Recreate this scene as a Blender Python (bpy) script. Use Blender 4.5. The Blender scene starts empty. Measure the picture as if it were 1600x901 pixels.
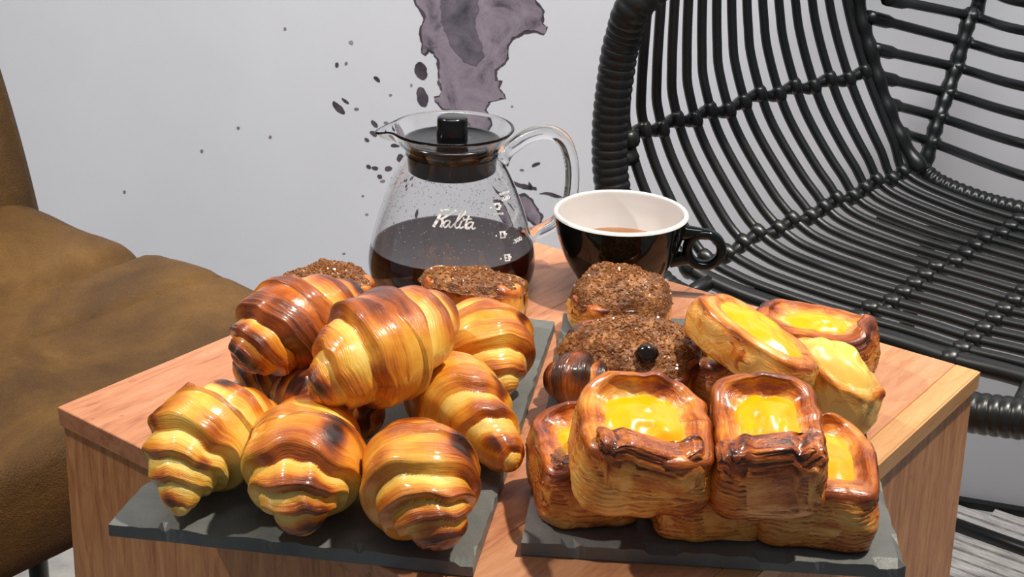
import bpy, bmesh, math, random
import numpy as np
from mathutils import Vector, Matrix

# ------------------------------------------------------------------ camera maths
T = 0.62                      # height of the table top
CAM_H = 0.3825                # camera above the table top
FPX = 2173.4                  # focal length in pixels of the 1600x901 frame
PITCH, ROLL = .3955, .0209
_cp, _sp = math.cos(PITCH), math.sin(PITCH)
FWD = np.array([0, _cp, -_sp]); _ri = np.array([1., 0, 0]); _up = np.array([0, _sp, _cp])
_c, _s = math.cos(ROLL), math.sin(ROLL)
RGT = _c * _ri + _s * _up
UPV = -_s * _ri + _c * _up
CAM = np.array([0, 0, T + CAM_H])
YAW = -.6537
E1 = np.array([math.cos(YAW), math.sin(YAW), 0]); E2 = np.array([-math.sin(YAW), math.cos(YAW), 0])
EZ = np.array([0, 0, 1.])
S = 1.048 * CAM_H             # table side
TC = np.array([.0428 * CAM_H, 1.9853 * CAM_H, T])
LC = TC - (E1 + E2) * S / 2; BC = TC + (E2 - E1) * S / 2; RC = TC + (E1 + E2) * S / 2; FC = TC + (E1 - E2) * S / 2

def ray(x, y): return FWD * FPX + RGT * (x - 800) - UPV * (y - 450.5)
def pix(x, y, z=T):
    d = ray(x, y); return CAM + d * (z - CAM[2]) / d[2]
def onplane(x, y, n, p0):
    d = ray(x, y); return CAM + d * ((p0 - CAM) @ n) / (d @ n)
def onw(x, y, w): return onplane(x, y, E2, BC + w * E2)

scene = bpy.context.scene
col = scene.collection
cam_d = bpy.data.cameras.new('camera'); cam = bpy.data.objects.new('camera', cam_d); col.objects.link(cam)
cam_d.sensor_width = 36; cam_d.lens = FPX / 1600 * 36; cam_d.clip_start = .01
cam.matrix_world = Matrix(((RGT[0], UPV[0], -FWD[0], CAM[0]), (RGT[1], UPV[1], -FWD[1], CAM[1]), (RGT[2], UPV[2], -FWD[2], CAM[2]), (0, 0, 0, 1)))
scene.camera = cam

# ------------------------------------------------------------------ world, lamps, exposure
vs = scene.view_settings
vs.view_transform = 'Standard'; vs.look = 'None'; vs.gamma = 1; vs.exposure = 0; vs.use_curve_mapping = False
world = bpy.data.worlds.new('room_light'); scene.world = world; world.use_nodes = True
wb = world.node_tree.nodes['Background']; wb.inputs[0].default_value = (.80, .88, 1, 1); wb.inputs[1].default_value = .19

def lamp(name, kind, loc, target, energy, color, size=.05, angle=60, blend=.5):
    d = bpy.data.lights.new(name, kind); d.energy = energy; d.color = color
    if kind == 'SPOT': d.spot_size = math.radians(angle); d.spot_blend = blend; d.shadow_soft_size = size
    if kind == 'AREA': d.shape = 'RECTANGLE'; d.size = size[0]; d.size_y = size[1]
    o = bpy.data.objects.new(name, d); col.objects.link(o); o.location = loc
    o.rotation_euler = (Vector(target) - Vector(loc)).to_track_quat('-Z', 'Y').to_euler()
    return o
TGT = (.02, .75, T)
lamp('ceiling_spot_key', 'SPOT', (.02 + .36 * 2.0, .75 + .02 * 2, T + .93 * 2.0), TGT, 194, (1, .90, .76), .035, 44, .6)
lamp('ceiling_spot_second', 'SPOT', (.02 - .62 * 2.0, .75 + .12 * 2, T + .82 * 2.0), TGT, 102, (1, .91, .80), .035, 44, .6)
wash = lamp('wall_fill', 'AREA', (.0, .45, 2.7), (-.05, 1.62, 1.12), 21.5, (1, .985, .97), (2.6, .3))  # unseen area light added overhead to brighten the back wall
wash.data.spread = math.radians(68)

# ------------------------------------------------------------------ helpers
def lin(r, g, b):
    f = lambda c: (c / 255 / 12.92) if c / 255 <= .04045 else ((c / 255 + .055) / 1.055) ** 2.4
    return (f(r), f(g), f(b), 1)

class Nodes:
    def __init__(s, name):
        s.m = bpy.data.materials.new(name); s.m.use_nodes = True
        s.nt = s.m.node_tree; s.b = s.nt.nodes['Principled BSDF']; s.out = s.nt.nodes['Material Output']
    def n(s, t, **kw):
        x = s.nt.nodes.new(t)
        for k, v in kw.items(): setattr(x, k, v)
        return x
    def l(s, a, b): s.nt.links.new(a, b)
    def set(s, **kw):
        for k, v in kw.items(): s.b.inputs[k.replace('_', ' ')].default_value = v
        return s
    def ramp(s, fac, stops, interp='LINEAR'):
        r = s.n('ShaderNodeValToRGB'); e = r.color_ramp.elements; r.color_ramp.interpolation = interp
        while len(e) < len(stops): e.new(.5)
        for x, (p, c) in zip(e, stops): x.position = p; x.color = c
        s.l(fac, r.inputs[0]); return r.outputs[0]
    def noise(s, vec=None, scale=5, detail=4, rough=.55, dist=0):
        x = s.n('ShaderNodeTexNoise'); x.inputs['Scale'].default_value = scale; x.inputs['Detail'].default_value = detail
        x.inputs['Roughness'].default_value = rough; x.inputs['Distortion'].default_value = dist
        if vec is not None: s.l(vec, x.inputs['Vector'])
        return x.outputs[0]
    def coords(s, kind='Object', scale=(1, 1, 1), rot=(0, 0, 0)):
        t = s.n('ShaderNodeTexCoord'); m = s.n('ShaderNodeMapping'); m.inputs['Scale'].default_value = scale; m.inputs['Rotation'].default_value = rot
        s.l(t.outputs[kind], m.inputs[0]); return m.outputs[0]
    def attr(s, name):
        a = s.n('ShaderNodeAttribute'); a.attribute_name = name; return a
    def math(s, op, a, b=None, clamp=False):
        x = s.n('ShaderNodeMath', operation=op); x.use_clamp = clamp
        for i, v in enumerate((a, b)):
            if v is None: continue
            if isinstance(v, (int, float)): x.inputs[i].default_value = v
            else: s.l(v, x.inputs[i])
        return x.outputs[0]
    def mix(s, fac, a, b, mode='MIX'):
        x = s.n('ShaderNodeMix', data_type='RGBA', blend_type=mode)
        for i, v in ((0, fac), (6, a), (7, b)):
            if isinstance(v, (int, float)): x.inputs[i].default_value = v
            elif isinstance(v, tuple): x.inputs[i].default_value = v
            else: s.l(v, x.inputs[i])
        return x.outputs[2]
    def bump(s, h, strength=.3, dist=.002):
        b = s.n('ShaderNodeBump'); b.inputs['Strength'].default_value = strength; b.inputs['Distance'].default_value = dist
        s.l(h, b.inputs['Height']); s.l(b.outputs[0], s.b.inputs['Normal'])
    def color(s, sock): s.l(sock, s.b.inputs['Base Color']); return s

def plain(name, rgb, rough=.5, **kw):
    n = Nodes(name); n.set(Base_Color=lin(*rgb), Roughness=rough, **kw)
    v = n.noise(n.coords('Object'), 40, 3); n.l(n.math('ADD', n.math('MULTIPLY', v, .12), rough - .06), n.b.inputs['Roughness'])
    return n.m

def mesh_obj(name, verts, faces, mat, parent=None, smooth=True, attrs=None):
    me = bpy.data.meshes.new(name)
    me.from_pydata([tuple(map(float, v)) for v in verts], [], faces if isinstance(faces, list) else faces.tolist())
    if smooth: me.polygons.foreach_set('use_smooth', [True] * len(me.polygons))
    for k, a in (attrs or {}).items():
        a = np.asarray(a, dtype=np.float32)
        if a.ndim == 1: at = me.attributes.new(k, 'FLOAT', 'POINT'); at.data.foreach_set('value', a)
        else: at = me.attributes.new(k, 'FLOAT_VECTOR', 'POINT'); at.data.foreach_set('vector', a.ravel())
    me.materials.append(mat); me.update()
    o = bpy.data.objects.new(name, me); col.objects.link(o)
    if parent is not None: o.parent = parent
    return o
def tag(o, label, cat, group=None):
    o['label'] = label; o['category'] = cat
    if group: o['group'] = group
    return o
def empty(name, loc=(0, 0, 0), rot=None):
    o = bpy.data.objects.new(name, None); col.objects.link(o); o.empty_display_size = .02
    M = Matrix.Translation(Vector([float(x) for x in loc]))
    if rot is not None: M = M @ rot
    o.matrix_world = M
    return o
def inv(parent, pts):
    """world points -> the local space of a thing's root"""
    Mi = np.array(parent.matrix_world.inverted()); P = np.asarray(pts, float)
    return P @ Mi[:3, :3].T + Mi[:3, 3]

_rng = np.random.RandomState(7); _TAB = _rng.rand(32, 32, 32)
def vnoise(p):
    p = np.asarray(p, float); i = np.floor(p).astype(int); f = p - i; f = f * f * (3 - 2 * f)
    r = 0
    for a in (0, 1):
        for b in (0, 1):
            for c in (0, 1):
                w = (f[..., 0] if a else 1 - f[..., 0]) * (f[..., 1] if b else 1 - f[..., 1]) * (f[..., 2] if c else 1 - f[..., 2])
                r = r + w * _TAB[(i[..., 0] + a) % 32, (i[..., 1] + b) % 32, (i[..., 2] + c) % 32]
    return r * 2 - 1
def fbm(p, o=3):
    p = np.asarray(p, float); r = 0; a = 1
    for k in range(o): r = r + a * vnoise(p * 2 ** k + 3.7 * k); a *= .5
    return r
def sstep(a, b, x):
    t = np.clip((x - a) / (b - a), 0, 1); return t * t * (3 - 2 * t)
def grid_faces(nu, nv, wrap_v=True):
    i = np.arange(nu - 1)[:, None]; j = np.arange(nv if wrap_v else nv - 1)[None]
    j2 = (j + 1) % nv
    return np.stack([i * nv + j, i * nv + j2, (i + 1) * nv + j2, (i + 1) * nv + j], -1).reshape(-1, 4)

def catmull(P, n):
    P = np.asarray(P, float); Q = np.vstack([2 * P[0] - P[1], P, 2 * P[-1] - P[-2]])
    L = np.r_[0, np.cumsum(np.linalg.norm(np.diff(P, axis=0), axis=1))]
    out = []
    for t in np.linspace(0, L[-1], n):
        k = min(np.searchsorted(L, t, 'right') - 1, len(P) - 2); u = (t - L[k]) / (L[k + 1] - L[k])
        a, b, c, d = Q[k], Q[k + 1], Q[k + 2], Q[k + 3]
        out.append(.5 * (2 * b + (c - a) * u + (2 * a - 5 * b + 4 * c - d) * u * u + (3 * b - a - 3 * c + d) * u ** 3))
    return np.array(out)
def frames(P):
    d = np.gradient(P, axis=0); d /= np.linalg.norm(d, axis=1)[:, None]
    n = np.cross(d[0], [0.3, 0.2, 1.]); n /= np.linalg.norm(n); N = [n]
    for k in range(1, len(P)):
        n = N[-1] - d[k] * (N[-1] @ d[k]); N.append(n / np.linalg.norm(n))
    N = np.array(N); return d, N, np.cross(d, N)
def tube_data(P, r, nv=10, caps=True):
    P = np.asarray(P, float); d, N, B = frames(P); r = np.broadcast_to(r, (len(P),))
    th = np.linspace(0, 2 * np.pi, nv, endpoint=False)
    V = P[:, None] + r[:, None, None] * (np.cos(th)[None, :, None] * N[:, None] + np.sin(th)[None, :, None] * B[:, None])
    F = grid_faces(len(P), nv).tolist()
    V = V.reshape(-1, 3)
    if caps: F += [list(range(nv))[::-1], list(range((len(P) - 1) * nv, len(P) * nv))]
    return V, F
def tube(name, P, r, mat, parent=None, nv=10, n=None):
    if n: P = catmull(P, n)
    V, F = tube_data(P, r, nv)
    if parent is not None: V = inv(parent, V)
    return mesh_obj(name, V, F, mat, parent)
def lathe_data(prof, n=64, mod=None):
    prof = np.asarray(prof, float); th = np.linspace(0, 2 * np.pi, n, endpoint=False)
    V = np.stack([prof[:, 0, None] * np.cos(th), prof[:, 0, None] * np.sin(th), np.repeat(prof[:, 1, None], n, 1)], -1)
    if mod: V = mod(V, th)
    return V.reshape(-1, 3), grid_faces(len(prof), n).tolist()
def join(parts):
    V = []; F = []; o = 0
    for v, f in parts:
        V.append(np.asarray(v)); F += [[i + o for i in x] for x in f]; o += len(v)
    return np.vstack(V), F
def box_data(lo, hi):
    V = [(x, y, z) for x in (lo[0], hi[0]) for y in (lo[1], hi[1]) for z in (lo[2], hi[2])]
    return np.array(V), [[0, 1, 3, 2], [4, 6, 7, 5], [0, 4, 5, 1], [2, 3, 7, 6], [0, 2, 6, 4], [1, 5, 7, 3]]
def bevel(o, w, seg=2):
    m = o.modifiers.new('edge', 'BEVEL'); m.width = w; m.segments = seg; m.limit_method = 'ANGLE'
    return o

# ------------------------------------------------------------------ materials
def wood_mat(name, c0, c1, c2, axis_scale, streak=1.0, dark=.5):
    n = Nodes(name); v = n.coords('Object', axis_scale)
    a = n.noise(v, 6, 6, .6, .8); b = n.noise(v, 28, 4, .6)
    g = n.math('ADD', n.math('MULTIPLY', a, .72), n.math('MULTIPLY', b, .28))
    c = n.ramp(g, [(.30, c2), (.45, c1), (.62, c0)])
    sp = n.noise(n.coords('Object', (30, 30, 30)), 3, 2); spots = n.ramp(sp, [(.67, (0, 0, 0, 1)), (.75, (1, 1, 1, 1))])
    n.color(n.mix(n.math('MULTIPLY', spots, dark), c, c2)); n.set(Roughness=.42); n.bump(b, .08, .001)
    return n.m
W0, W1, W2 = lin(196, 138, 104), lin(182, 121, 86), lin(142, 87, 60)
M_wood = wood_mat('peach_wood', W0, W1, W2, (22, 3, 22))
M_wood_pale = wood_mat('pale_sapwood', lin(206, 158, 106), lin(198, 146, 92), lin(174, 118, 74), (22, 3, 22), dark=.2)
M_wood_side = wood_mat('side_wood', lin(206, 148, 98), lin(182, 122, 78), lin(138, 88, 54), (24, 24, 3))

def slate_mat():
    n = Nodes('dark_slate'); v = n.coords('Object')
    a = n.noise(v, 14, 8, .65, .4); b = n.noise(v, 120, 5, .7)
    n.color(n.ramp(a, [(.3, lin(88, 93, 92)), (.55, lin(108, 111, 109)), (.75, lin(126, 126, 122))]))
    n.l(n.ramp(b, [(.3, (.35,) * 3 + (1,)), (.7, (.6,) * 3 + (1,))]), n.b.inputs['Roughness'])
    n.bump(n.math('ADD', n.math('MULTIPLY', a, 1.2), n.math('MULTIPLY', b, .35)), .55, .0025)
    return n.m
M_slate = slate_mat()

def wall_mat():
    n = Nodes('painted_wall'); v = n.coords('Object')
    a = n.noise(v, 2.5, 4, .5); b = n.noise(v, 180, 3)
    n.color(n.ramp(a, [(.3, lin(198, 199, 204)), (.7, lin(208, 208, 212))])); n.set(Roughness=.55); n.bump(b, .05, .001); return n.m
M_wall = wall_mat()
def ink_mat(name, d, l, p):
    n = Nodes(name); v = n.coords('Object')
    a = n.noise(v, 16, 8, .7, 1.2); b = n.noise(v, 70, 5, .65)
    g = n.math('ADD', n.math('MULTIPLY', a, .8), n.math('MULTIPLY', b, .2))
    n.color(n.ramp(g, [(.36, d), (.48, l), (.68, p)])); n.set(Roughness=.6); return n.m
M_ink = ink_mat('ink_wash', lin(80, 73, 82), lin(126, 114, 124), lin(152, 140, 150))
M_ink_dark = ink_mat('ink_edge', lin(50, 45, 52), lin(68, 60, 68), lin(92, 82, 90))
def floor_mat(name, a, b, sc):
    n = Nodes(name); g = n.noise(n.coords('Object', sc), 9, 6, .65, .3)
    n.color(n.ramp(g, [(.32, a), (.62, b)])); n.set(Roughness=.45); return n.m
M_floor = floor_mat('pale_floor', lin(165, 163, 160), lin(196, 194, 190), (2, 2, 2))
M_slat = floor_mat('grey_floor_slat', lin(160, 154, 150), lin(232, 228, 224), (4, 40, 4))
M_skirt = plain('black_skirting', (22, 22, 25), .5)

def suede_mat():
    n = Nodes('brown_suede'); v = n.coords('Object')
    a = n.noise(v, 7, 6, .65, .6); b = n.noise(v, 260, 4, .7); c = n.noise(v, 1100, 2, .6)
    col_ = n.ramp(a, [(.32, lin(58, 37, 9)), (.48, lin(82, 55, 16)), (.68, lin(110, 78, 32))])
    n.color(n.mix(n.math('MULTIPLY', n.ramp(b, [(.5, (0, 0, 0, 1)), (.7, (1, 1, 1, 1))]), .35), col_, lin(62, 44, 24)))
    n.set(Specular_IOR_Level=.3)
    n.l(n.ramp(c, [(.35, (.36,) * 3 + (1,)), (.62, (.75,) * 3 + (1,))]), n.b.inputs['Roughness'])
    n.bump(n.math('ADD', b, n.math('MULTIPLY', c, .9)), .9, .0016); return n.m
M_suede = suede_mat()
M_rattan = plain('black_rattan', (19, 22, 23), .36)
M_wrap = plain('black_wrapping', (21, 23, 23), .34)
M_metal = plain('black_metal', (14, 14, 15), .35)
M_lid = plain('black_plastic', (9, 9, 10), .18)
M_cupblk = Nodes('black_glaze').set(Base_Color=lin(10, 17, 16), Roughness=.08, Specular_IOR_Level=.3).m
M_cupwht = Nodes('white_glaze').set(Base_Color=lin(208, 206, 205), Roughness=.1).m
M_print = Nodes('white_print').set(Base_Color=lin(238, 238, 238), Roughness=.5).m
M_glass = Nodes('clear_glass').set(Base_Color=(1, 1, 1, 1), Roughness=0, IOR=1.47, Transmission_Weight=1).m
M_drop = Nodes('water_droplet').set(Base_Color=(1, 1, 1, 1), Roughness=.02, IOR=1.33, Transmission_Weight=1).m
M_coffee = Nodes('dark_coffee').set(Base_Color=lin(52, 18, 12), Roughness=.04, IOR=1.34).m
M_cupcof = Nodes('amber_coffee').set(Base_Color=lin(140, 84, 22), Roughness=.04, IOR=1.34).m

TOAST = [(0, lin(248, 214, 116)), (.22, lin(240, 186, 76)), (.42, lin(222, 140, 40)), (.6, lin(180, 90, 22)), (.78, lin(112, 50, 16)), (1, lin(48, 22, 12))]
DTOAST = [(0, lin(242, 196, 112)), (.22, lin(228, 164, 74)), (.42, lin(206, 122, 40)), (.6, lin(164, 78, 20)), (.78, lin(104, 44, 14)), (1, lin(44, 19, 10))]
def pastry_mat(name, lam_scale=1.0, contrast=.24, ramp=TOAST):
    n = Nodes(name); t = n.attr('toast').outputs['Fac']; lv = n.attr('lamv').outputs['Vector']
    a = n.noise(lv, 1.0 * lam_scale, 4, .6, .5); b = n.noise(lv, 3.6 * lam_scale, 3, .6)
    c = n.noise(n.coords('Object'), 60, 4, .6)
    d = n.math('ADD', n.math('MULTIPLY', n.math('SUBTRACT', a, .5), contrast * 1.5), n.math('MULTIPLY', n.math('SUBTRACT', b, .5), contrast))
    d = n.math('ADD', d, n.math('MULTIPLY', n.math('SUBTRACT', c, .5), .42))
    f = n.math('ADD', t, d, True)
    n.color(n.ramp(f, ramp)); n.set(Roughness=.3, Coat_Weight=.55, Coat_Roughness=.16, IOR=1.45)
    n.set(Subsurface_Weight=.0)
    g = n.noise(n.coords('Object'), 240, 3)
    n.bump(n.math('ADD', n.math('MULTIPLY', b, 1.0), n.math('MULTIPLY', g, .35)), .5, .0012)
    return n.m
M_crois = pastry_mat('croissant_crust')
M_dan = pastry_mat('danish_crust', 1.0, .40, DTOAST)
def custard_mat(name, a, b):
    n = Nodes(name); v = n.noise(n.coords('Object'), 45, 4, .6); n.color(n.ramp(v, [(.3, a), (.65, b)]))
    n.set(Roughness=.3, Coat_Weight=.3, Coat_Roughness=.1, Subsurface_Weight=.1, Subsurface_Radius=(.006, .004, .001)); n.set(Subsurface_Scale=.5)
    n.bump(n.noise(n.coords('Object'), 90, 3), .15, .0015); return n.m
M_cust = custard_mat('yellow_custard', lin(246, 172, 1), lin(250, 190, 2))
M_cust_pale = custard_mat('pale_custard', lin(240, 196, 84), lin(244, 206, 108))
def sugar_mat():
    n = Nodes('brown_sugar_crust'); v = n.coords('Object'); a = n.noise(v, 90, 5, .7); b = n.noise(v, 420, 3, .7)
    n.color(n.ramp(n.math('ADD', n.math('MULTIPLY', a, .6), n.math('MULTIPLY', b, .4)), [(.34, lin(62, 32, 14)), (.5, lin(124, 74, 32)), (.66, lin(190, 130, 66))]))
    n.set(Roughness=.32, Coat_Weight=.3); n.bump(b, .8, .002); return n.m
M_sugar = sugar_mat()
M_cryst = Nodes('sugar_crystal').set(Base_Color=lin(150, 96, 50), Roughness=.18, Transmission_Weight=.25).m
M_raisin = plain('burnt_raisin', (22, 14, 10), .15)

# ------------------------------------------------------------------ setting
fa, fb = pix(1508, 786, 0), pix(1580, 798, 0)
WD = (fb - fa) / np.linalg.norm(fb - fa); WN = np.array([WD[1], -WD[0], 0])      # along the wall, towards the room
WP = fa
def onwall(x, y, off=0): return onplane(x, y, WN, WP + WN * off)
def struct(o): o['kind'] = 'structure'; return o
wv = [WP + WD * a + EZ * z + WN * t for a in (-4, 3) for t in (0, -.08) for z in (-.02, 2.9)]
wall = struct(mesh_obj('wall_back', wv, [[0, 4, 5, 1], [2, 3, 7, 6], [0, 1, 3, 2], [4, 6, 7, 5], [1, 5, 7, 3], [0, 2, 6, 4]], M_wall, smooth=False))
fv, ff = box_data((-4, -2.5, -.05), (4, 3, 0))
floor = struct(mesh_obj('floor', fv, ff, M_floor, smooth=False))
sk = [WP + WD * a + EZ * z + WN * t for a in (-3.9, 2.9) for t in (.012, 0) for z in (0, .010)]
struct(mesh_obj('baseboard_back', sk, box_data((0, 0, 0), (1, 1, 1))[1], M_skirt, smooth=False))
# ribbed boards of the floor beside the wall, each one its own piece
sd, sf = box_data((-1.5, -.0085, 0), (1.5, .0085, .006))
first = None
FB = pix(1560, 850, 0)
for k in range(-34, 16):
    c = FB + E2 * (k * .022) + E1 * .95
    if first is None: first = mesh_obj('floor_slat', sd, sf, M_slat, floor, smooth=False); o = first
    else: o = first.copy(); col.objects.link(o); o.parent = floor
    # clip to the room side of the wall: slide each board along its length
    end = c - E1 * 1.5; t = ((end - WP) @ WN)
    shift = 0
    if t < .02: shift = (.02 - t) / (E1 @ WN)
    c = c + E1 * shift
    o.matrix_local = Matrix.Translation(Vector([float(x) for x in c])) @ Matrix.Rotation(YAW, 4, 'Z')

# ink painting on the wall
def zc(pts): return [(500 + x / 2.2525, y / 2.2525) for x, y in pts]
def fine(poly, step=3.0, amp=1.6, seed=0):
    P = np.array(poly + [poly[0]], float); out = []
    for a, b in zip(P[:-1], P[1:]):
        m = max(1, int(np.linalg.norm(b - a) / step))
        for k in range(m): out.append(a + (b - a) * k / m)
    out = np.array(out); nz = np.stack([fbm(np.c_[out * .16, np.full(len(out), seed)]), fbm(np.c_[out * .16 + 50, np.full(len(out), seed)])], -1)
    return out + nz * amp
def blob(name, poly, mat, off, seed=0, amp=1.6, step=3.0):
    P = fine(poly, step, amp, seed); pts = [onwall(x, y, off) for x, y in P]; pts2 = [p - WN * (off + .001) for p in pts]; m = len(pts)
    V = pts + pts2; F = [list(range(m)), list(range(2 * m - 1, m - 1, -1))] + [[i, i + m, (i + 1) % m + m, (i + 1) % m] for i in range(m)]
    return mesh_obj(name, V, F, mat, wall, smooth=False)
def shrink(poly, d):
    P = np.array(poly, float); a = np.roll(P, 1, 0); b = np.roll(P, -1, 0); t = b - a; t /= np.linalg.norm(t, axis=1)[:, None] + 1e-9
    area = np.sum(P[:, 0] * np.roll(P[:, 1], -1) - np.roll(P[:, 0], -1) * P[:, 1])
    nn = np.stack([-t[:, 1], t[:, 0]], -1) * (1 if area > 0 else -1)
    return [tuple(x) for x in P + nn * d]
main = zc([(310, -60), (330, 0), (345, 35), (365, 60), (355, 90), (350, 120), (358, 150), (355, 185), (370, 195), (385, 180), (400, 190), (410, 215), (415, 250), (412, 290), (425, 320), (420, 335), (400, 340), (405, 360), (425, 382), (450, 395), (500, 420), (560, 450), (610, 500), (640, 455), (625, 430), (600, 410), (588, 388), (600, 360), (630, 352), (655, 350), (650, 330), (635, 310), (640, 285), (625, 285), (622, 250), (650, 225), (665, 205), (665, 160), (680, 140), (720, 118), (760, 115), (790, 125), (805, 98), (785, 85), (790, 60), (785, 30), (760, 0), (720, -60)])
blob('ink_stain', main, M_ink_dark, .0006, 1)
blob('ink_wash', shrink(main, 3.2), M_ink, .0012, 2, 2.2)
dk = zc([(430, -30), (425, 40), (440, 110), (470, 170), (510, 215), (550, 235), (575, 200), (560, 150), (545, 90), (560, 40), (550, -30)])
blob('ink_pool', dk, ink_mat('ink_pool_wash', lin(58, 54, 62), lin(88, 82, 92), lin(120, 110, 120)), .0018, 9, 3, 3)
b2 = zc([(655, 505), (675, 530), (670, 555), (640, 560), (630, 540), (635, 515)]); blob('ink_stain', b2, M_ink_dark, .0006, 3)
b3 = zc([(660, 690), (690, 680), (720, 682), (745, 700), (770, 735), (785, 760), (780, 795), (760, 800), (740, 780), (725, 770), (705, 760), (680, 740)]); blob('ink_stain', b3, M_ink_dark, .0006, 4); blob('ink_wash', shrink(b3, 4), M_ink, .0012, 5)
for q in ([(668, 632), (700, 645), (725, 650), (760, 660), (762, 670), (720, 664), (690, 655)], [(770, 682), (800, 675), (830, 682), (855, 695), (835, 696), (800, 686)], [(735, 640), (748, 655), (745, 672), (732, 660)]):
    blob('ink_streak', zc(q), M_ink_dark, .0006, 6, .8)
rd = random.Random(3)
for x, y, a, b, ang in [(355, 250, 22, 32, -20), (360, 342, 19, 36, -15), (58, 228, 7, 8, 0), (93, 223, 6, 7, 0), (200, 279, 14, 7, 40), (65, 380, 30, 11, 48), (88, 355, 16, 5, 45), (128, 384, 8, 6, 0), (192, 437, 16, 8, 45), (188, 470, 15, 8, 35), (232, 433, 9, 5, 10), (163, 493, 9, 6, 30), (264, 512, 16, 7, 5), (282, 555, 12, 14, 0), (172, 588, 10, 7, 20), (194, 592, 12, 7, 20), (240, 594, 14, 8, 0), (210, 622, 9, 7, 40), (220, 638, 8, 5, 10), (257, 628, 8, 6, 0), (305, 740, 8, 14, 0), (108, 150, 7, 6, 0), (248, 334, 5, 4, 0), (320, 300, 4, 5, 0), (677, 373, 4, 4, 0), (150, 690, 5, 3, 0), (165, 755, 6, 4, 0), (83, 892, 6, 4, 0), (440, 520, 8, 12, 20), (760, 580, 16, 6, 160), (710, 600, 8, 4, 0)]:
    P = [(x + a * math.cos(t) * math.cos(math.radians(ang)) - b * math.sin(t) * math.sin(math.radians(ang)), y + a * math.cos(t) * math.sin(math.radians(ang)) + b * math.sin(t) * math.cos(math.radians(ang))) for t in [k * math.pi / 6 for k in range(12)]]
    blob('ink_drop', zc(P), M_ink_dark if a + b > 14 else M_ink, .0006, rd.randint(0, 30), .9, 2)
for x, y in [(422, 214), (194, 300), (445, 45), (315, 236), (372, 200)]:
    blob('ink_drop', [(x + 2.4 * math.cos(t), y + 2.8 * math.sin(t)) for t in [k * math.pi / 4 for k in range(8)]], M_ink, .0006, 1, .5, 2)

# ------------------------------------------------------------------ table
table = tag(empty('side_table', (TC[0], TC[1], 0), Matrix.Rotation(YAW, 4, 'Z')), 'square peach-coloured wooden box side table under the two slates', 'table')
TH = .0125
M_wood_mid = wood_mat('light_peach_wood', lin(202, 148, 110), lin(190, 132, 92), lin(158, 100, 68), (22, 3, 22), dark=.3)
cuts = [-S / 2, -S / 2 + .135, -S / 2 + .2868, -S / 2 + .3855, S / 2]
for k in range(4):
    v, f = box_data((cuts[k] + .0001, -S / 2, T - TH), (cuts[k + 1] - .0001, S / 2, T))
    o = mesh_obj('plank', v, f, (M_wood, M_wood, M_wood_mid, M_wood_pale)[k], table, smooth=False); bevel(o, .0005, 1)
v, f = box_data((S / 2 - .001, -S / 2 + .0, T - TH + .0005), (S / 2 + .001, S / 2, T - .0005))
mesh_obj('edge_strip', v, f, M_wood_pale, table, smooth=False)
FL = .055                                           # the box widens a little towards the floor
def panel(side):
    g = .0015; h = T - TH; w = S / 2 - g; wb_ = w + FL * h * .5; t = .018
    a = [(-w, -w, h), (w, -w, h), (wb_, -wb_, 0), (-wb_, -wb_, 0)]; b = [(-w + t, -w + t, h), (w - t, -w + t, h), (wb_ - t, -wb_ + t, 0), (-wb_ + t, -wb_ + t, 0)]
    V = np.array(a + b, float); c, s_ = round(math.cos(side * math.pi / 2)), round(math.sin(side * math.pi / 2))
    V = np.c_[V[:, 0] * c - V[:, 1] * s_, V[:, 0] * s_ + V[:, 1] * c, V[:, 2]]
    o = mesh_obj('side_panel', V, [[0, 3, 2, 1], [4, 5, 6, 7], [0, 1, 5, 4], [2, 3, 7, 6], [1, 2, 6, 5], [0, 4, 7, 3]], M_wood_side, table, smooth=False); bevel(o, .001, 1)
for k in range(4): panel(k)

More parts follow.
